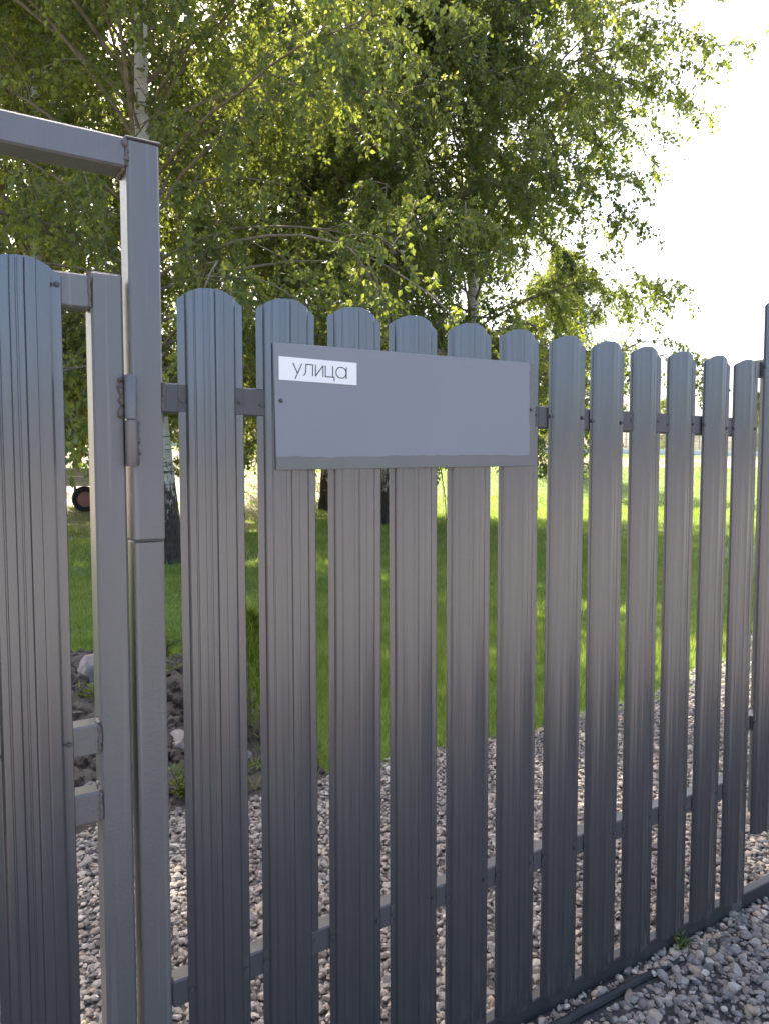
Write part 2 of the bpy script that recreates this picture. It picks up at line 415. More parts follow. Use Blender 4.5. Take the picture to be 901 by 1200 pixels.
# ------------------------------------------------------------------ driveway gate, hung higher beyond the fence
dg = empty('driveway_gate', (0, 0, 0))
tag(dg, 'taller graphite picket driveway gate hung clear of the gravel past the fence end', 'gate')
for k in range(16): picket(dg, 1.798 + k*PITCH, .245, (1.727, .608), k)
for z0, z1 in ((1.700, 1.754), (.582, .634)):
    MB().box(1.801, 4.226, .0006, .040, z0, z1, .003).build('rail', M['tube'], dg)
for x in (1.91, 4.136):
    MB().box(x, x+.055, .0410, .080, .262, 1.76, .003).build('stile', M['tube'], dg)
for z in (.586, 1.70):
    mb = MB(); mb.tube([(1.787, .022, z), (1.787, .022, z+.045)], .0155, 16); mb.build('hinge', M['tube'], dg, smooth=True)
gp = empty('gate_post'); tag(gp, 'square graphite post at the far end of the driveway gate', 'post')
MB().box(4.262, 4.342, 0, .08, -.3, 2.0, .004).build('shaft', M['tube'], gp)
MB().box(4.255, 4.349, -.007, .087, 2.0, 2.006, .002).build('cap', M['tube'], gp)
MB().box(4.226, 4.263, .010, .034, 1.0, 1.12, .003).build('latch_keeper', M['screw'], gp)

# ------------------------------------------------------------------ plinth board and buried edging strip
pl = empty('plinth_board'); tag(pl, 'low dark plinth board running along the gravel under the pickets', 'edging')
for x0, x1 in ((-.024, 1.715), (1.7735, 4.261)):
    MB().box(x0, x1, .0030, .034, -.06, .052, .003).build('board', M['plinth'], pl)
pts = [(-.6 + q*.055, -.055 - .012*math.sin(q*.12) + .002*random.uniform(-1, 1), .009 + .004*math.sin(q*.3) - (.02*max(0, (q-33)/6))) for q in range(42)]
tag(MB().tube(pts, .0115, 8).build('edging_strip', M['rubber'], smooth=True), 'black rubber edging strip half buried in gravel before the fence', 'edging')

# ------------------------------------------------------------------ sign board
sg = empty('sign_board', (.181, -.0160, 1.4100))
sg.rotation_euler = (0, R(-.9), 0)
tag(sg, 'blank blue grey sign board screwed across five pickets', 'sign')
SW, SH = .667, .2445
MB().box(0, SW, -.002, .0025, 0, SH, .0008).build('board', M['sign'], sg)
for q in ((.012, .1335), (SW-.014, .1335)):
    o = link('screw', SCREW, None, sg, (q[0], -.0018, q[1])); o.scale = (.85, .85, .85)
PWD, PHT = .171, .0450
nameplate = MB().box(0, PWD, -.0030, -.0022, 0, PHT, .0003).build('street_plate', M['white'], sg, (.0085, 0, .1735), (0, R(.9+.15), 0))
tag(nameplate, 'small white plate lettered улица')
def stroke_letter(name, strokes, wdt=3.3):
    mb = MB(); sxx, szz = PWD/592, PHT/172
    for pts in strokes:
        P = [Vector((x*sxx, 0, PHT - y*szz)) for x, y in pts]
        hw = wdt*sxx
        L_, R_ = [], []
        closed = (P[0]-P[-1]).length < 1e-7
        for q, p in enumerate(P):
            if closed: a, c = P[(q-1) if q else len(P)-2], P[(q+1) if q < len(P)-1 else 1]
            else: a, c = P[max(q-1, 0)], P[min(q+1, len(P)-1)]
            d = (c-a).normalized(); nn = Vector((-d.z, 0, d.x))
            L_.append(p+nn*hw); R_.append(p-nn*hw)
        y0 = -.0034 - .00002*len(mb.v)/10
        nn = len(P); vs = [(v.x, y0, v.z) for v in L_+R_] + [(v.x, -.0029, v.z) for v in L_+R_]
        fs = []
        for q in range(nn-1):
            fs += [(q, nn+q, nn+q+1, q+1), (q, q+1, 2*nn+q+1, 2*nn+q), (nn+q+1, nn+q, 3*nn+q, 3*nn+q+1)]
        fs += [(0, 2*nn, 3*nn, nn), (nn-1, 2*nn-1, 4*nn-1, 3*nn-1)]
        mb.add(vs, fs)
    mb.build(name, M['ink'], nameplate)
stroke_letter('letter', [[(102, 41), (136, 116)], [(168, 41), (118, 157)]])
stroke_letter('letter', [[(194, 44), (251, 44)], [(248, 44), (248, 128)], [(198, 44), (198, 75), (195, 105), (188, 122), (177, 128)]])
stroke_letter('letter', [[(270, 41), (270, 128)], [(327, 41), (327, 128)], [(270, 125), (327, 44)]])
stroke_letter('letter', [[(345, 41), (345, 127)], [(402, 41), (402, 127)], [(342, 124), (416, 124)], [(413, 124), (413, 154)]])
stroke_letter('letter', [[(467+40*math.cos(q*math.pi/16), 85+42*math.sin(q*math.pi/16)) for q in range(33)], [(508, 41), (508, 129)]])

# ------------------------------------------------------------------ gravel
def ico(sub):
    t = (1+5**.5)/2
    v = [(-1, t, 0), (1, t, 0), (-1, -t, 0), (1, -t, 0), (0, -1, t), (0, 1, t), (0, -1, -t), (0, 1, -t), (t, 0, -1), (t, 0, 1), (-t, 0, -1), (-t, 0, 1)]
    f = [(0, 11, 5), (0, 5, 1), (0, 1, 7), (0, 7, 10), (0, 10, 11), (1, 5, 9), (5, 11, 4), (11, 10, 2), (10, 7, 6), (7, 1, 8), (3, 9, 4), (3, 4, 2), (3, 2, 6), (3, 6, 8), (3, 8, 9), (4, 9, 5), (2, 4, 11), (6, 2, 10), (8, 6, 7), (9, 8, 1)]
    v = [np.array(p)/np.linalg.norm(p) for p in v]
    for _ in range(sub):
        c = {}; nf = []
        def mid(a, b):
            k = (min(a, b), max(a, b))
            if k not in c:
                p = v[a]+v[b]; v.append(p/np.linalg.norm(p)); c[k] = len(v)-1
            return c[k]
        for a, b, d in f:
            e, g, h = mid(a, b), mid(b, d), mid(d, a); nf += [(a, e, h), (b, g, e), (d, h, g), (e, g, h)]
        f = nf
    return np.array(v), np.array(f)
def octa():
    v = [np.array(p, float) for p in ((1, 0, 0), (-1, 0, 0), (0, 1, 0), (0, -1, 0), (0, 0, 1), (0, 0, -1))]; f = []
    for a in (0, 1):
        for b_ in (2, 3):
            for d_ in (4, 5): f.append((a, b_, d_) if (a+b_+d_) % 2 == 0 else (b_, a, d_))
    c = {}; nf = []
    def mid(a, b_):
        k = (min(a, b_), max(a, b_))
        if k not in c: p = v[a]+v[b_]; v.append(p/np.linalg.norm(p)); c[k] = len(v)-1
        return c[k]
    for a, b_, d_ in f:
        e, g, h = mid(a, b_), mid(b_, d_), mid(d_, a); nf += [(a, e, h), (b_, g, e), (d_, h, g), (e, g, h)]
    return np.array(v), np.array(nf)
def pebbles(name, x0, x1, y0, y1, size, sub, layers=2, keep=None, zf=None):
    bv, bf = octa() if sub == 'o' else ico(sub)
    P = []
    for l in range(layers):
        st = size*(.86 if l == 0 else 1.1)
        xs, ys = np.meshgrid(np.arange(x0, x1, st), np.arange(y0, y1, st))
        p = np.stack([xs.ravel(), ys.ravel()], 1) + rng.uniform(-.5, .5, (xs.size, 2))*st
        P.append(np.column_stack([p, rng.uniform(-.004, .004, len(p)) + l*size*.30]))
    P = np.concatenate(P)
    if keep is not None: P = P[keep(P)]
    if zf is not None: P[:, 2] += zf(P[:, 0], P[:, 1])
    n = len(P)
    # a dozen rounded-angular shapes
    shapes = []
    for q in range(14):
        d = bv.copy(); r = np.ones(len(d))
        for _ in range(9):
            nn = rng.normal(size=3); nn /= np.linalg.norm(nn); h = rng.uniform(.48, .85)
            k = d@nn; r = np.where(k > h, np.minimum(r, h/np.maximum(k, 1e-6)), r)
        shapes.append(d*r[:, None])
    shapes = np.array(shapes)[rng.integers(0, 14, n)]
    rad = size*.5*np.exp(rng.normal(-.03, .38, n)).clip(.45, 2.0)
    sc = np.stack([rad*rng.uniform(.9, 1.35, n), rad*rng.uniform(.75, 1.05, n), rad*rng.uniform(.5, .8, n)], 1)
    V = shapes*sc[:, None, :]
    tl = rng.normal(0, .45, n); tl = tl.clip(-1.1, 1.1); ct, st_ = np.cos(tl), np.sin(tl)
    V = np.stack([V[:, :, 0]*ct[:, None]+V[:, :, 2]*st_[:, None], V[:, :, 1], -V[:, :, 0]*st_[:, None]+V[:, :, 2]*ct[:, None]], 2)
    az = rng.uniform(0, 6.28, n); ca, sa = np.cos(az), np.sin(az)
    V = np.stack([V[:, :, 0]*ca[:, None]-V[:, :, 1]*sa[:, None], V[:, :, 0]*sa[:, None]+V[:, :, 1]*ca[:, None], V[:, :, 2]], 2)
    V += P[:, None, :]
    Fc = (bf[None]+(np.arange(n)*len(bv))[:, None, None]).reshape(-1, 3)
    at = np.repeat(rng.uniform(0, 1, n), len(bv))
    return tag(link(name, mesh_np(name, V.reshape(-1, 3), Fc, at, False), M['pebble']), kind='stuff')
def edge(x): return 1.60 + .045*np.clip(x-2.2, 0, 9)**2*1.4 + .05*np.sin(x*5) + .03*np.sin(x*13)
def free(P):   # clear of the posts
    x, y = P[:, 0], P[:, 1]
    return ~((x > 1.70) & (x < 1.79) & (y < .05)) & ~((x > -.16) & (x < -.015) & (y < .075)) & ~((x > 4.25) & (x < 4.36) & (y < .1)) & ~((x > -1.3) & (x < -1.14) & (y < .075))
strip_free = lambda P: ~((np.abs(P[:, 1]+.06) < .013) & (P[:, 0] < 1.4))
tag(pebbles('gravel_verge', .7, 2.4, -.62, -.004, .023, 1, keep=strip_free), 'loose grey and tan gravel outside the fence', 'gravel')
tag(pebbles('gravel_verge', .7, 2.4, -1.1, -.62, .026, 0, 1), 'grey gravel in the middle of the road edge', 'gravel')
tag(pebbles('gravel_verge', -2.2, .7, -.95, -.014, .028, 0, 1, keep=strip_free), 'grey gravel before the wicket gate', 'gravel')
tag(pebbles('gravel_verge', 2.4, 6, -.95, -.004, .028, 0, 1), 'grey gravel before the driveway gate', 'gravel')
tag(pebbles('gravel_strip', -.3, 2.7, .046, 2.0, .022, 'o', keep=lambda P: (P[:, 1] < edge(P[:, 0])) & free(P)), 'pale gravel strip between fence and lawn', 'gravel')
tag(pebbles('gravel_strip', -2.2, -.3, .05, 1.6, .028, 0, 1, keep=lambda P: (P[:, 1] < edge(P[:, 0])) & free(P)), 'gravel strip behind the wicket gate', 'gravel')
tag(pebbles('gravel_strip', 2.7, 6.6, .05, 3.0, .029, 0, 1, keep=lambda P: (P[:, 1] < edge(P[:, 0])) & free(P)), 'gravel strip behind the driveway gate', 'gravel')

# ------------------------------------------------------------------ lawn grass
def in_bed(x, y): return ((x < 1.12) & (y < 2.5) & (np.sin(x*31+y*17) < .9)) | (((x-.05)/1.25)**2 + ((y-3.05)/1.35)**2 < 1)
def blades(n, x0, x1, y0, y1, hgt, wid):
    x = rng.uniform(x0, x1, n); y = rng.uniform(y0, y1, n)
    k = (y > edge(x)) & ~in_bed(x, y)
    x, y = x[k], y[k]; n = len(x)
    z = zg(x, y) - .004
    h = hgt*np.exp(rng.normal(0, .3, n)); az = rng.uniform(0, 6.28, n); wd = wid*rng.uniform(.6, 1.3, n)
    cl = .5+.25*np.sin(x*7.1+np.sin(y*5.3)*1.7)+.25*np.sin(y*8.7+np.sin(x*4.1)*2.1); cl2 = .5+.5*np.sin(x*1.3+y*.9+np.sin(y*2.2))
    h = h*(.7+.7*cl)
    lean = rng.uniform(.1, .9, n)*h; la = rng.uniform(0, 6.28, n)
    b0 = np.stack([x-np.cos(az)*wd/2, y-np.sin(az)*wd/2, z], 1); b1 = np.stack([x+np.cos(az)*wd/2, y+np.sin(az)*wd/2, z], 1)
    tp = np.stack([x+np.cos(la)*lean, y+np.sin(la)*lean, z+h], 1)
    return np.stack([b0, b1, tp], 1), np.repeat(np.clip(rng.normal(.12, .2, n)+.35*cl+.3*cl2, 0, 1), 3)
A = [blades(120000, -1, 4.5, 1.5, 5, .055, .0062), blades(22000, 4.5, 9, 1.6, 2.6, .055, .009), blades(120000, 0, 9, 2.5, 9, .05, .0095), blades(50000, 9, 22, 3, 9, .06, .014), blades(90000, 1, 24, 9, 21, .06, .02), blades(50000, 8, 40, 12, 30, .08, .035)]
V = np.concatenate([a[0].reshape(-1, 3) for a in A]); at = np.concatenate([a[1] for a in A])
tag(link('lawn_grass', mesh_np('lawn_grass', V, np.arange(len(V)).reshape(-1, 3), at), M['grass']), 'short green lawn behind the fence', 'grass', kind='stuff')

# ------------------------------------------------------------------ flower bed of dark soil, rocks and weeds
n1 = 70
X, Y = np.meshgrid(np.linspace(-1.35, 1.45, n1), np.linspace(1.55, 4.55, n1))
rr = np.sqrt(((X-.05)/1.3)**2 + ((Y-3.05)/1.42)**2)
Z = .30*np.clip(1-rr**2, 0, 1)**.8 - .03 + rng.normal(0, .012, X.shape) + .03*np.sin(X*9+Y*5)*np.clip(1-rr, 0, 1)
def zbed(x, y):
    r2 = np.sqrt(((x-.05)/1.3)**2 + ((y-3.05)/1.42)**2)
    return .30*np.clip(1-r2**2, 0, 1)**.8 - .03
V = np.stack([X.ravel(), Y.ravel(), Z.ravel()], 1)
i = np.arange((n1-1)**2); a0 = i//(n1-1)*n1 + i % (n1-1)
tag(link('flower_bed', mesh_np('flower_bed', V, np.stack([a0, a0+1, a0+n1+1, a0+n1], 1), smooth=True), M['soil']), kind='structure')
bv, bf = ico(1)
def lumps(n, smin, smax):
    a = rng.uniform(0, 6.28, n); r = np.sqrt(rng.uniform(0, .92, n)); x = .05+1.2*r*np.cos(a); y = 3.05+1.3*r*np.sin(a)
    k = n//3; x[:k] = rng.uniform(-1.3, 1.1, k); y[:k] = rng.uniform(1.62, 2.4, k)
    s = rng.uniform(smin, smax, n)
    s[:k] *= .6
    P = bv[None]*(1+rng.normal(0, .16, (n, len(bv), 1)))*s[:, None, None]*rng.uniform(.6, 1.1, (n, 1, 3))
    return (P + np.stack([x, y, np.maximum(zbed(x, y), 0)], 1)[:, None, :]).reshape(-1, 3), (bf[None]+(np.arange(n)*len(bv))[:, None, None]).reshape(-1, 3)
V, Fc = lumps(1500, .012, .05)
tag(link('soil_clods', mesh_np('soil_clods', V, Fc), M['soil']), 'dark crumbly clods on the flower bed', 'soil', kind='stuff')

bv2, bf2 = ico(3)
def rock(name, loc, size, mat, label, seed, sq=(1, .8, .75)):
    g = np.random.default_rng(seed); d = bv2.copy(); r = np.ones(len(d))
    for _ in range(13):
        nn = g.normal(size=3); nn /= np.linalg.norm(nn); h = g.uniform(.5, .88)
        k = d@nn; r = np.where(k > h, np.minimum(r, h/np.maximum(k, 1e-6)), r)
    r = r*(1+.04*np.sin(d[:, 0]*7+seed)*np.sin(d[:, 2]*9)) + g.normal(0, .008, len(r))
    V = d*r[:, None]*np.array(sq)*size
    V[:, 2] -= V[:, 2].min()
    o = link(name, mesh_np(name, V, bf2), mat, None, loc, (0, 0, seed*1.3))
    return tag(o, label, 'rock')
rock('rock', (.545, 2.10, -.02), .125, M['rock'], 'large pinkish boulder edging the flower bed', 3, (1, .85, .9))
rock('rock', (.30, 3.02, .17), .125, M['rock'], 'pale pointed rock on top of the soil mound', 17, (.9, .7, 1))
rock('rock', (.47, 1.93, -.012), .045, M['rock_grey'], 'small pale stone at the foot of the boulder', 8)
rock('rock', (.80, 1.93, -.012), .06, M['rock_grey'], 'grey stone under the thuja shrub', 12)
rock('rock', (.10, 1.85, -.02), .10, M['rock_grey'], 'grey stone at the end of the flower bed behind the wicket gate', 14)

def leafcloud(n, gen, L, W, name, mat, parent, down=.3):
    P, D = gen(n)
    D = D/np.linalg.norm(D, axis=1, keepdims=True)
    Q = rng.normal(size=(len(P), 3)); S = np.cross(D, Q); S /= np.linalg.norm(S, axis=1, keepdims=True)
    l = L*rng.uniform(.6, 1.25, (len(P), 1)); wv = W*rng.uniform(.7, 1.2, (len(P), 1))
    Nn = np.cross(D, S)
    V = np.stack([P, P+D*l*.45+S*wv/2+Nn*wv*.15, P+D*l, P+D*l*.45-S*wv/2+Nn*wv*.15], 1).reshape(-1, 3)
    b = np.arange(len(P))*4
    Fc = np.concatenate([np.stack([b, b+1, b+2], 1), np.stack([b, b+2, b+3], 1)])
    at = np.repeat(np.clip(rng.normal(.5, .25, len(P)), 0, 1), 4)
    return link(name, mesh_np(name, V, Fc, at), mat, parent)
def weed(loc, n, rad, hgt, label, flowers=0, leafL=.05, leafW=.014):
    e = empty('weed', loc); tag(e, label, 'weed')
    mb = MB(); tips = []
    for q in range(max(4, n//10)):
        a = random.uniform(0, 6.28); r = rad*random.uniform(.2, 1); h = hgt*random.uniform(.5, 1)
        pts = [(0, 0, -.01), (r*.3*math.cos(a), r*.3*math.sin(a), h*.55), (r*math.cos(a), r*math.sin(a), h)]
        mb.tube(pts, [.0022, .0018, .001], 4); tips.append(pts)
    mb.build('stem', M['weed'], e)
    def gen(k):
        P = []; D = []
        for _ in range(k):
            p = random.choice(tips); f_ = random.uniform(.1, 1)*2; a, b_ = (p[0], p[1]) if f_ < 1 else (p[1], p[2]); f_ %= 1
            P.append([a[j]+(b_[j]-a[j])*f_ for j in range(3)]); D.append([random.gauss(0, 1), random.gauss(0, 1), random.uniform(-.1, 1.2)])
        return np.array(P), np.array(D)
    leafcloud(n, gen, leafL, leafW, 'foliage', M['weed'], e)
    for q in range(flowers):
        p = Vector(tips[q % len(tips)][2]); mb = MB()
        for k in range(9):
            a = k*.698; mb.add([p, p+Vector((.012*math.cos(a-.25), .012*math.sin(a-.25), .004)), p+Vector((.017*math.cos(a), .017*math.sin(a), .002)), p+Vector((.012*math.cos(a+.25), .012*math.sin(a+.25), .004))], [(0, 1, 2, 3)])
        mb.build('flower', M['flower'], e)
    return e
weed((.46, 1.72, 0), 110, .12, .13, 'low yellow flowered weed beside the pinkish boulder', 3)
weed((.70, 1.70, 0), 120, .10, .15, 'tangled weed growing under the thuja shrub', 0, .06, .009)
weed((.02, 1.76, 0), 110, .13, .13, 'weed on the gravel edge behind the wicket gate stile', 0, .05, .012)
weed((.13, 2.35, .1), 70, .12, .14, 'weed tuft on the soil slope behind the wicket gate', 0, .05, .01)
weed((.90, 3.75, .1), 200, .22, .22, 'dark leafy weed at the top edge of the soil mound', 0, .07, .014)
weed((1.06, 1.74, 0), 120, .12, .12, 'dark weed tuft at the lawn edge beside the gravel', 0, .06, .01)
weed((1.435, -.018, .004), 34, .05, .06, 'small weed sprouting at the plinth outside the fence', 0, .026, .007)

weed((.93, 2.95, .12), 160, .2, .2, 'grassy weed on the soil behind the thuja shrub', 0, .08, .008)
weed((.60, 2.75, .22), 120, .16, .16, 'small green weed on the soil behind the pinkish boulder', 0, .06, .012)
weed((.26, 2.55, .18), 90, .12, .15, 'green weed below the pale pointed rock', 0, .06, .01)
sh = empty('thuja_shrub', (.99, 2.32, 0)); tag(sh, 'small yellow green conical thuja shrub at the flower bed edge', 'shrub')
MB().tube([(0, 0, -.03), (0.005, 0, .2), (0, .005, .5)], [.014, .01, .003], 7).build('trunk', M['branch'], sh)
def tg(n):
    z = rng.uniform(.0, .6, n)**.9; r = (.24*(1-z/.66)**.7)*np.sqrt(rng.uniform(.15, 1, n)); a = rng.uniform(0, 6.28, n)
    r = r*(1+.25*np.sin(a*5+z*20))
    return np.stack([r*np.cos(a), r*np.sin(a), z+.02], 1), np.stack([np.cos(a)*.5, np.sin(a)*.5, np.full(n, .9)], 1)+rng.normal(0, .25, (n, 3))
leafcloud(3000, tg, .07, .008, 'crown', M['thuja'], sh)

# ------------------------------------------------------------------ birches
def tubes_np(paths, rads, n):
    """paths (k,m,3), rads (k,m): k tubes of m rings with n sides"""
    k, m_, _ = paths.shape
    d = np.gradient(paths, axis=1); d /= np.linalg.norm(d, axis=2, keepdims=True)+1e-9
    ref = np.where(np.abs(d[:, :, 2:3]) < .9, np.array([0, 0, 1.]), np.array([1., 0, 0]))
    a = np.cross(d, ref); a /= np.linalg.norm(a, axis=2, keepdims=True)+1e-9; b_ = np.cross(d, a)
    th = np.arange(n)*2*math.pi/n
    V = paths[:, :, None, :] + rads[:, :, None, None]*(a[:, :, None, :]*np.cos(th)[None, None, :, None] + b_[:, :, None, :]*np.sin(th)[None, None, :, None])
    base = (np.arange(k)[:, None, None]*m_*n + np.arange(m_-1)[None, :, None]*n); q = np.arange(n)[None, None, :]; q2 = (q+1) % n
    Fc = np.stack([base+q, base+q2, base+n+q2, base+n+q], 3).reshape(-1, 4)
    return V.reshape(-1, 3), Fc
def birch_meshes(seed, H, CR, r0, leafL, zmin, nl=58, ns=10, ntw=11, nlf=17, lean=(0, 0), fork=None, droop=1.0):
    g = np.random.default_rng(seed)
    m_ = 40; z = np.linspace(-.25, H, m_); f = np.clip(z/H, 0, 1)
    tx = lean[0]*f**1.3 + .12*np.sin(f*5+seed) - .12*math.sin(seed); ty = lean[1]*f**1.3 + .10*np.sin(f*6+2*seed) - .10*math.sin(2*seed)
    path = np.stack([tx, ty, z], 1)
    rad = r0*(1-f)**.8*.9 + .012 + r0*.55*np.exp(-np.clip(z+.05, 0, 9)/.22)
    tv, tf = tubes_np(path[None], rad[None], 24)
    ang = np.arctan2(tv[:, 1]-np.repeat(ty, 24), tv[:, 0]-np.repeat(tx, 24))
    disp = 1+.05*np.sin(ang*5+tv[:, 2]*1.3+seed)*np.exp(-np.clip(tv[:, 2], 0, 9)/1.2)+g.normal(0, .02, len(tv))*np.exp(-np.clip(tv[:, 2], 0, 9)/1.0)
    tv[:, 0] = np.repeat(tx, 24)+(tv[:, 0]-np.repeat(tx, 24))*disp; tv[:, 1] = np.repeat(ty, 24)+(tv[:, 1]-np.repeat(ty, 24))*disp
    trunk = mesh_np('trunk', tv, tf, smooth=True)
    # limbs
    u = np.sort(g.uniform(0, 1, nl)); zl = zmin + (H*.97-zmin)*u**1.05
    fl = zl/H; az = np.arange(nl)*2.39996+g.uniform(-.5, .5, nl)
    Ls = CR*1.25*np.clip(np.minimum(.8+1.2*(zl-zmin)/(H*.5), 1)*np.clip((1-fl)*2.3, .12, 1), .15, 1)*g.uniform(.75, 1.15, nl)
    el = np.radians(np.where(fl < .35, g.uniform(5, 35, nl), g.uniform(25, 62, nl)))
    ms = 9; pp = np.zeros((nl, ms, 3)); pp[:, 0, 0] = np.interp(zl, z, tx); pp[:, 0, 1] = np.interp(zl, z, ty); pp[:, 0, 2] = zl
    e = el.copy(); a_ = az.copy()
    for s in range(1, ms):
        d = np.stack([np.cos(e)*np.cos(a_), np.cos(e)*np.sin(a_), np.sin(e)], 1)
        pp[:, s] = pp[:, s-1]+d*(Ls/(ms-1))[:, None]; e = e-g.uniform(.02, .14, nl)*droop; a_ = a_+g.normal(0, .12, nl)
    rl = (.012+.009*Ls/CR*CR*.42)[:, None]*np.linspace(1, .22, ms)[None]
    bv_, bf_ = tubes_np(pp, rl, 6)
    # side branches
    ti = g.uniform(.08, 1, (nl, ns))**.85; ti[:, 0] = 1; li = np.repeat(np.arange(nl), ns); tt = ti.ravel()*(ms-1)
    i0 = np.minimum(tt.astype(int), ms-2); fr = (tt-i0)[:, None]
    o0 = pp[li, i0]*(1-fr)+pp[li, i0+1]*fr; dd = pp[li, i0+1]-pp[li, i0]; dd /= np.linalg.norm(dd, axis=1, keepdims=True)
    k = len(li); sd = dd + g.normal(0, .75, (k, 3)); sd[:, 2] += .1; sd /= np.linalg.norm(sd, axis=1, keepdims=True)
    Lb = (Ls[li]*.36*g.uniform(.5, 1.2, k)).clip(.3, 1.7); m2 = 6
    sp = np.zeros((k, m2, 3)); sp[:, 0] = o0; d = sd.copy()
    for s in range(1, m2):
        sp[:, s] = sp[:, s-1]+d*(Lb/(m2-1))[:, None]; d[:, 2] -= g.uniform(.08, .3, k)*droop; d += g.normal(0, .1, d.shape); d /= np.linalg.norm(d, axis=1, keepdims=True)
    b2, f2 = tubes_np(sp, (.0045+.005*Lb)[:, None]*np.linspace(1, .35, m2)[None], 4)
    branches = mesh_np('limbs', np.concatenate([bv_, b2]), np.concatenate([bf_, f2+len(bv_)]), smooth=True)
    # drooping twigs
    si = np.repeat(np.arange(k), ntw); kk = len(si); t2 = g.uniform(.15, 1, kk)*(m2-1); i0 = np.minimum(t2.astype(int), m2-2); fr = (t2-i0)[:, None]
    o0 = sp[si, i0]*(1-fr)+sp[si, i0+1]*fr; d = sp[si, i0+1]-sp[si, i0]; d /= np.linalg.norm(d, axis=1, keepdims=True); d += g.normal(0, .7, d.shape); d /= np.linalg.norm(d, axis=1, keepdims=True)
    Lt = g.uniform(.25, .85, kk); m3 = 6; tp = np.zeros((kk, m3, 3)); tp[:, 0] = o0
    for s in range(1, m3):
        tp[:, s] = tp[:, s-1]+d*(Lt/(m3-1))[:, None]; d[:, 2] -= .38*droop; d /= np.linalg.norm(d, axis=1, keepdims=True)
    t3, f3 = tubes_np(tp[:, [0, 4]], np.broadcast_to(np.array([.003, .002]), (kk, 2)), 3)
    twigs = mesh_np('twigs', t3, f3)
    # leaves
    wi = np.repeat(np.arange(kk), nlf); n = len(wi); tt = g.uniform(.08, 1, n)*(m3-1); i0 = np.minimum(tt.astype(int), m3-2); fr = (tt-i0)[:, None]
    P = tp[wi, i0]*(1-fr)+tp[wi, i0+1]*fr
    kz = P[:, 2] > zmin*.55; P = P[kz]; wi = wi[kz]; n = len(P)
    D = g.normal(0, .6, (n, 3)); D[:, 2] -= .75; D /= np.linalg.norm(D, axis=1, keepdims=True)
    S = np.cross(D, g.normal(size=(n, 3))); S /= np.linalg.norm(S, axis=1, keepdims=True); Nn = np.cross(D, S)
    l = leafL*g.uniform(.65, 1.25, (n, 1)); wv = l*.72; P = P + D*l*.25
    V = np.stack([P, P+D*l*.38+S*wv/2+Nn*wv*.12, P+D*l, P+D*l*.38-S*wv/2+Nn*wv*.12], 1).reshape(-1, 3)
    b0 = np.arange(n)*4; Fc = np.concatenate([np.stack([b0, b0+1, b0+2], 1), np.stack([b0, b0+2, b0+3], 1)])
    tone = np.clip(g.normal(.45, .2, kk)[wi]*.6+g.normal(.45, .25, n)*.4, 0, 1)
    crown = mesh_np('crown', V, Fc, np.repeat(tone, 4))
    for me, q in ((trunk, 'bark'), (branches, 'branch'), (twigs, 'twig'), (crown, 'leaf')): me.materials.append(M[q])
    return trunk, branches, twigs, crown
def place_birch(ms, xy, label, rz=0, sc=1.0, group=None, name='birch_tree'):
    e = empty(name, (xy[0], xy[1], float(zg(xy[0], xy[1]))), rz); e.scale = (sc, sc, sc)
    tag(e, label, 'tree', group)
    tr, br, tw, cr = ms
    link('trunk', tr, None, e); link('limbs', br, None, e)
    c = link('crown', cr, None, e); link('twigs', tw, None, c)
    return e
TA = birch_meshes(3, 13.5, 4.0, .175, .082, 2.3, nl=80, lean=(-.5, .2), droop=1.2)
TB = birch_meshes(8, 14.5, 4.2, .17, .098, 2.3, nl=80, droop=1.2)
TC = birch_meshes(21, 13.0, 2.75, .17, .085, 2.0, nl=86, lean=(.2, 0), droop=1.4)
place_birch(TA, (2.62, 9.95), 'birch with blackened cracked trunk foot standing behind the gate post', R(20))
place_birch(TB, (9.35, 14.6), 'birch on the lawn whose white trunk rises behind the sign board', R(200))
place_birch(TA, (9.95, 19.4), 'birch with dark trunk foot at the edge of the dirt patch', R(130))
p = at_depth(545, 19.5); place_birch(TA, p, 'birch hanging farthest out over the open lawn, sky beside its crown', R(240), 1.2)
p = at_depth(60, 17.0); place_birch(TB, p, 'leafy birch overhanging the crossbeam, behind the garden trailer', R(310))
p = at_depth(24, 23); place_birch(TC, p, 'birch with low branches hanging behind the crossbeam end of the gateway', R(250), 1.15)
p = at_depth(334, 23.5); place_birch(TC, p, 'birch farthest back of the lawn group, between blackened and white trunks', R(20), 1.2)
p = at_depth(655, 38.0); place_birch(TC, p, 'distant pale birch across the lawn at the far fence', R(10), .86)
for q, (px, ds, sc, lb) in enumerate(((130, 52, .8, 'behind the garden trailer'), (270, 58, .8, 'between hinge post and sign board'), (420, 60, .8, 'under the sign board birch'), (560, 62, .8, 'past the end of the sign board'), (785, 82, .52, 'small, low above the open lawn'), (884, 78, .5, 'small, beside the driveway gate'))):
    p = at_depth(px, ds); place_birch((TA, TB, TC, TB, TA, TC)[q], p, 'distant tree beyond the far fence, '+lb, R(77*q), sc, 'trees beyond the far fence', 'background_tree')

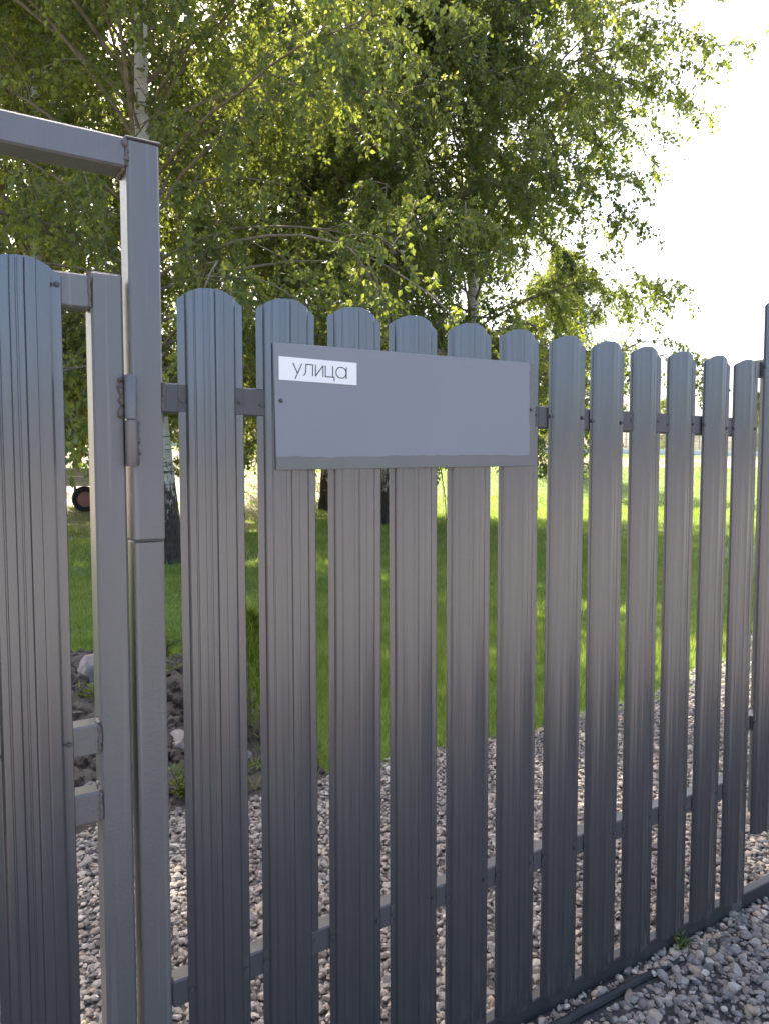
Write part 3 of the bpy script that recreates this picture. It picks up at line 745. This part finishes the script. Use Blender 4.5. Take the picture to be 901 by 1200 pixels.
# ------------------------------------------------------------------ garden trailer
tr = empty('garden_trailer', (2.95, 20.2, float(zg(2.95, 20.2))), R(-8)); tag(tr, 'pale wooden garden trailer with red hubbed wheels on the dirt', 'trailer')
M['wood'] = plain('weathered_pale_boards', (.38, .34, .30), .8, (.55, .50, .45), 6, .4); M['trim'] = plain('white_trim', (.75, .73, .70), .6)
M['red'] = plain('faded_red_hub', (.30, .13, .125), .5); M['tyre'] = plain('tyre_rubber', (.02, .02, .021), .8)
MB().box(-1.1, 1.1, -.55, .55, .70, .76, .005).build('bed', M['wood'], tr)
for y in (-.57, .57):
    for q in range(2): MB().box(-1.1, 1.1, y-.015, y+.015, .765+q*.20, .955+q*.20, .004).build('side_board', M['wood'], tr)
    MB().box(-1.12, 1.12, y-.025, y+.025, 1.158, 1.19, .004).build('rim_rail', M['trim'], tr)
for x in (-1.118, 1.118): MB().box(x-.015, x+.015, -.55, .55, .765, 1.155, .004).build('end_board', M['wood'], tr)
for y in (-.48, .48):
    wh = empty('wheel', (0.0, y, .34)); wh.parent = tr
    ring = MB(); nseg = 28; prof = [(.21, -.06), (.30, -.075), (.34, -.05), (.34, .05), (.30, .075), (.21, .06)]
    vs = [(r*math.cos(2*math.pi*q/nseg), yy_, r*math.sin(2*math.pi*q/nseg)) for q in range(nseg) for r, yy_ in prof]
    ring.add(vs, [(q*6+k, q*6+(k+1) % 6, ((q+1) % nseg)*6+(k+1) % 6, ((q+1) % nseg)*6+k) for q in range(nseg) for k in range(6)])
    ring.build('tyre', M['tyre'], wh, smooth=True)
    MB().tube([(0, -.05, 0), (0, -.035, 0), (0, .035, 0), (0, .05, 0)], [.17, .212, .212, .17], 24).build('hub', M['red'], wh, smooth=True)
MB().tube([(0, -.44, .34), (0, .44, .34)], .03, 8).build('axle', M['screw'], tr)
for x in (-.25, .25): MB().box(x-.03, x+.03, -.3, .3, .36, .70).build('chassis', M['screw'], tr)
MB().tube([(1.0, 0, .68), (1.9, 0, .45), (2.3, 0, .06)], .03, 8).build('drawbar', M['screw'], tr)

# ------------------------------------------------------------------ far boundary: white footing with a wire panel fence
M['conc'] = plain('whitewashed_concrete', (.78, .77, .75), .85, (.84, .83, .81), 3, .2); M['galv'] = plain('grey_steel', (.25, .26, .27), .5)
A0, A1 = np.array([-14., 33.]), np.array([78., 31.])
vec = A1-A0; Lf = np.linalg.norm(vec); nb = int(Lf//2.5)
ff = empty('boundary_fence', (A0[0], A0[1], 2.28), math.atan2(vec[1], vec[0])); tag(ff, 'far wire panel fence on a white concrete footing across the lawn', 'fence')
foot = MB().box(0, 2.46, -.12, .12, -.9, .58, .02).mesh('footing'); foot.materials.append(M['conc'])
pn = MB()
for q in range(16): pn.box(.12+q*.147, .132+q*.147, -.006, .006, .62, 2.3)
for z_ in (.72, 1.2, 1.7, 2.2): pn.box(.03, 2.47, -.016, -.0065, z_, z_+.03)
panel = pn.mesh('wire_panel'); panel.materials.append(M['galv'])
post = MB().box(-.03, .03, -.03, .03, .62, 2.4, .004).mesh('post'); post.materials.append(M['galv'])
for q in range(nb):
    for me in (foot, panel, post): link(me.name.split('.')[0], me, None, ff, (q*2.5, 0, 0))
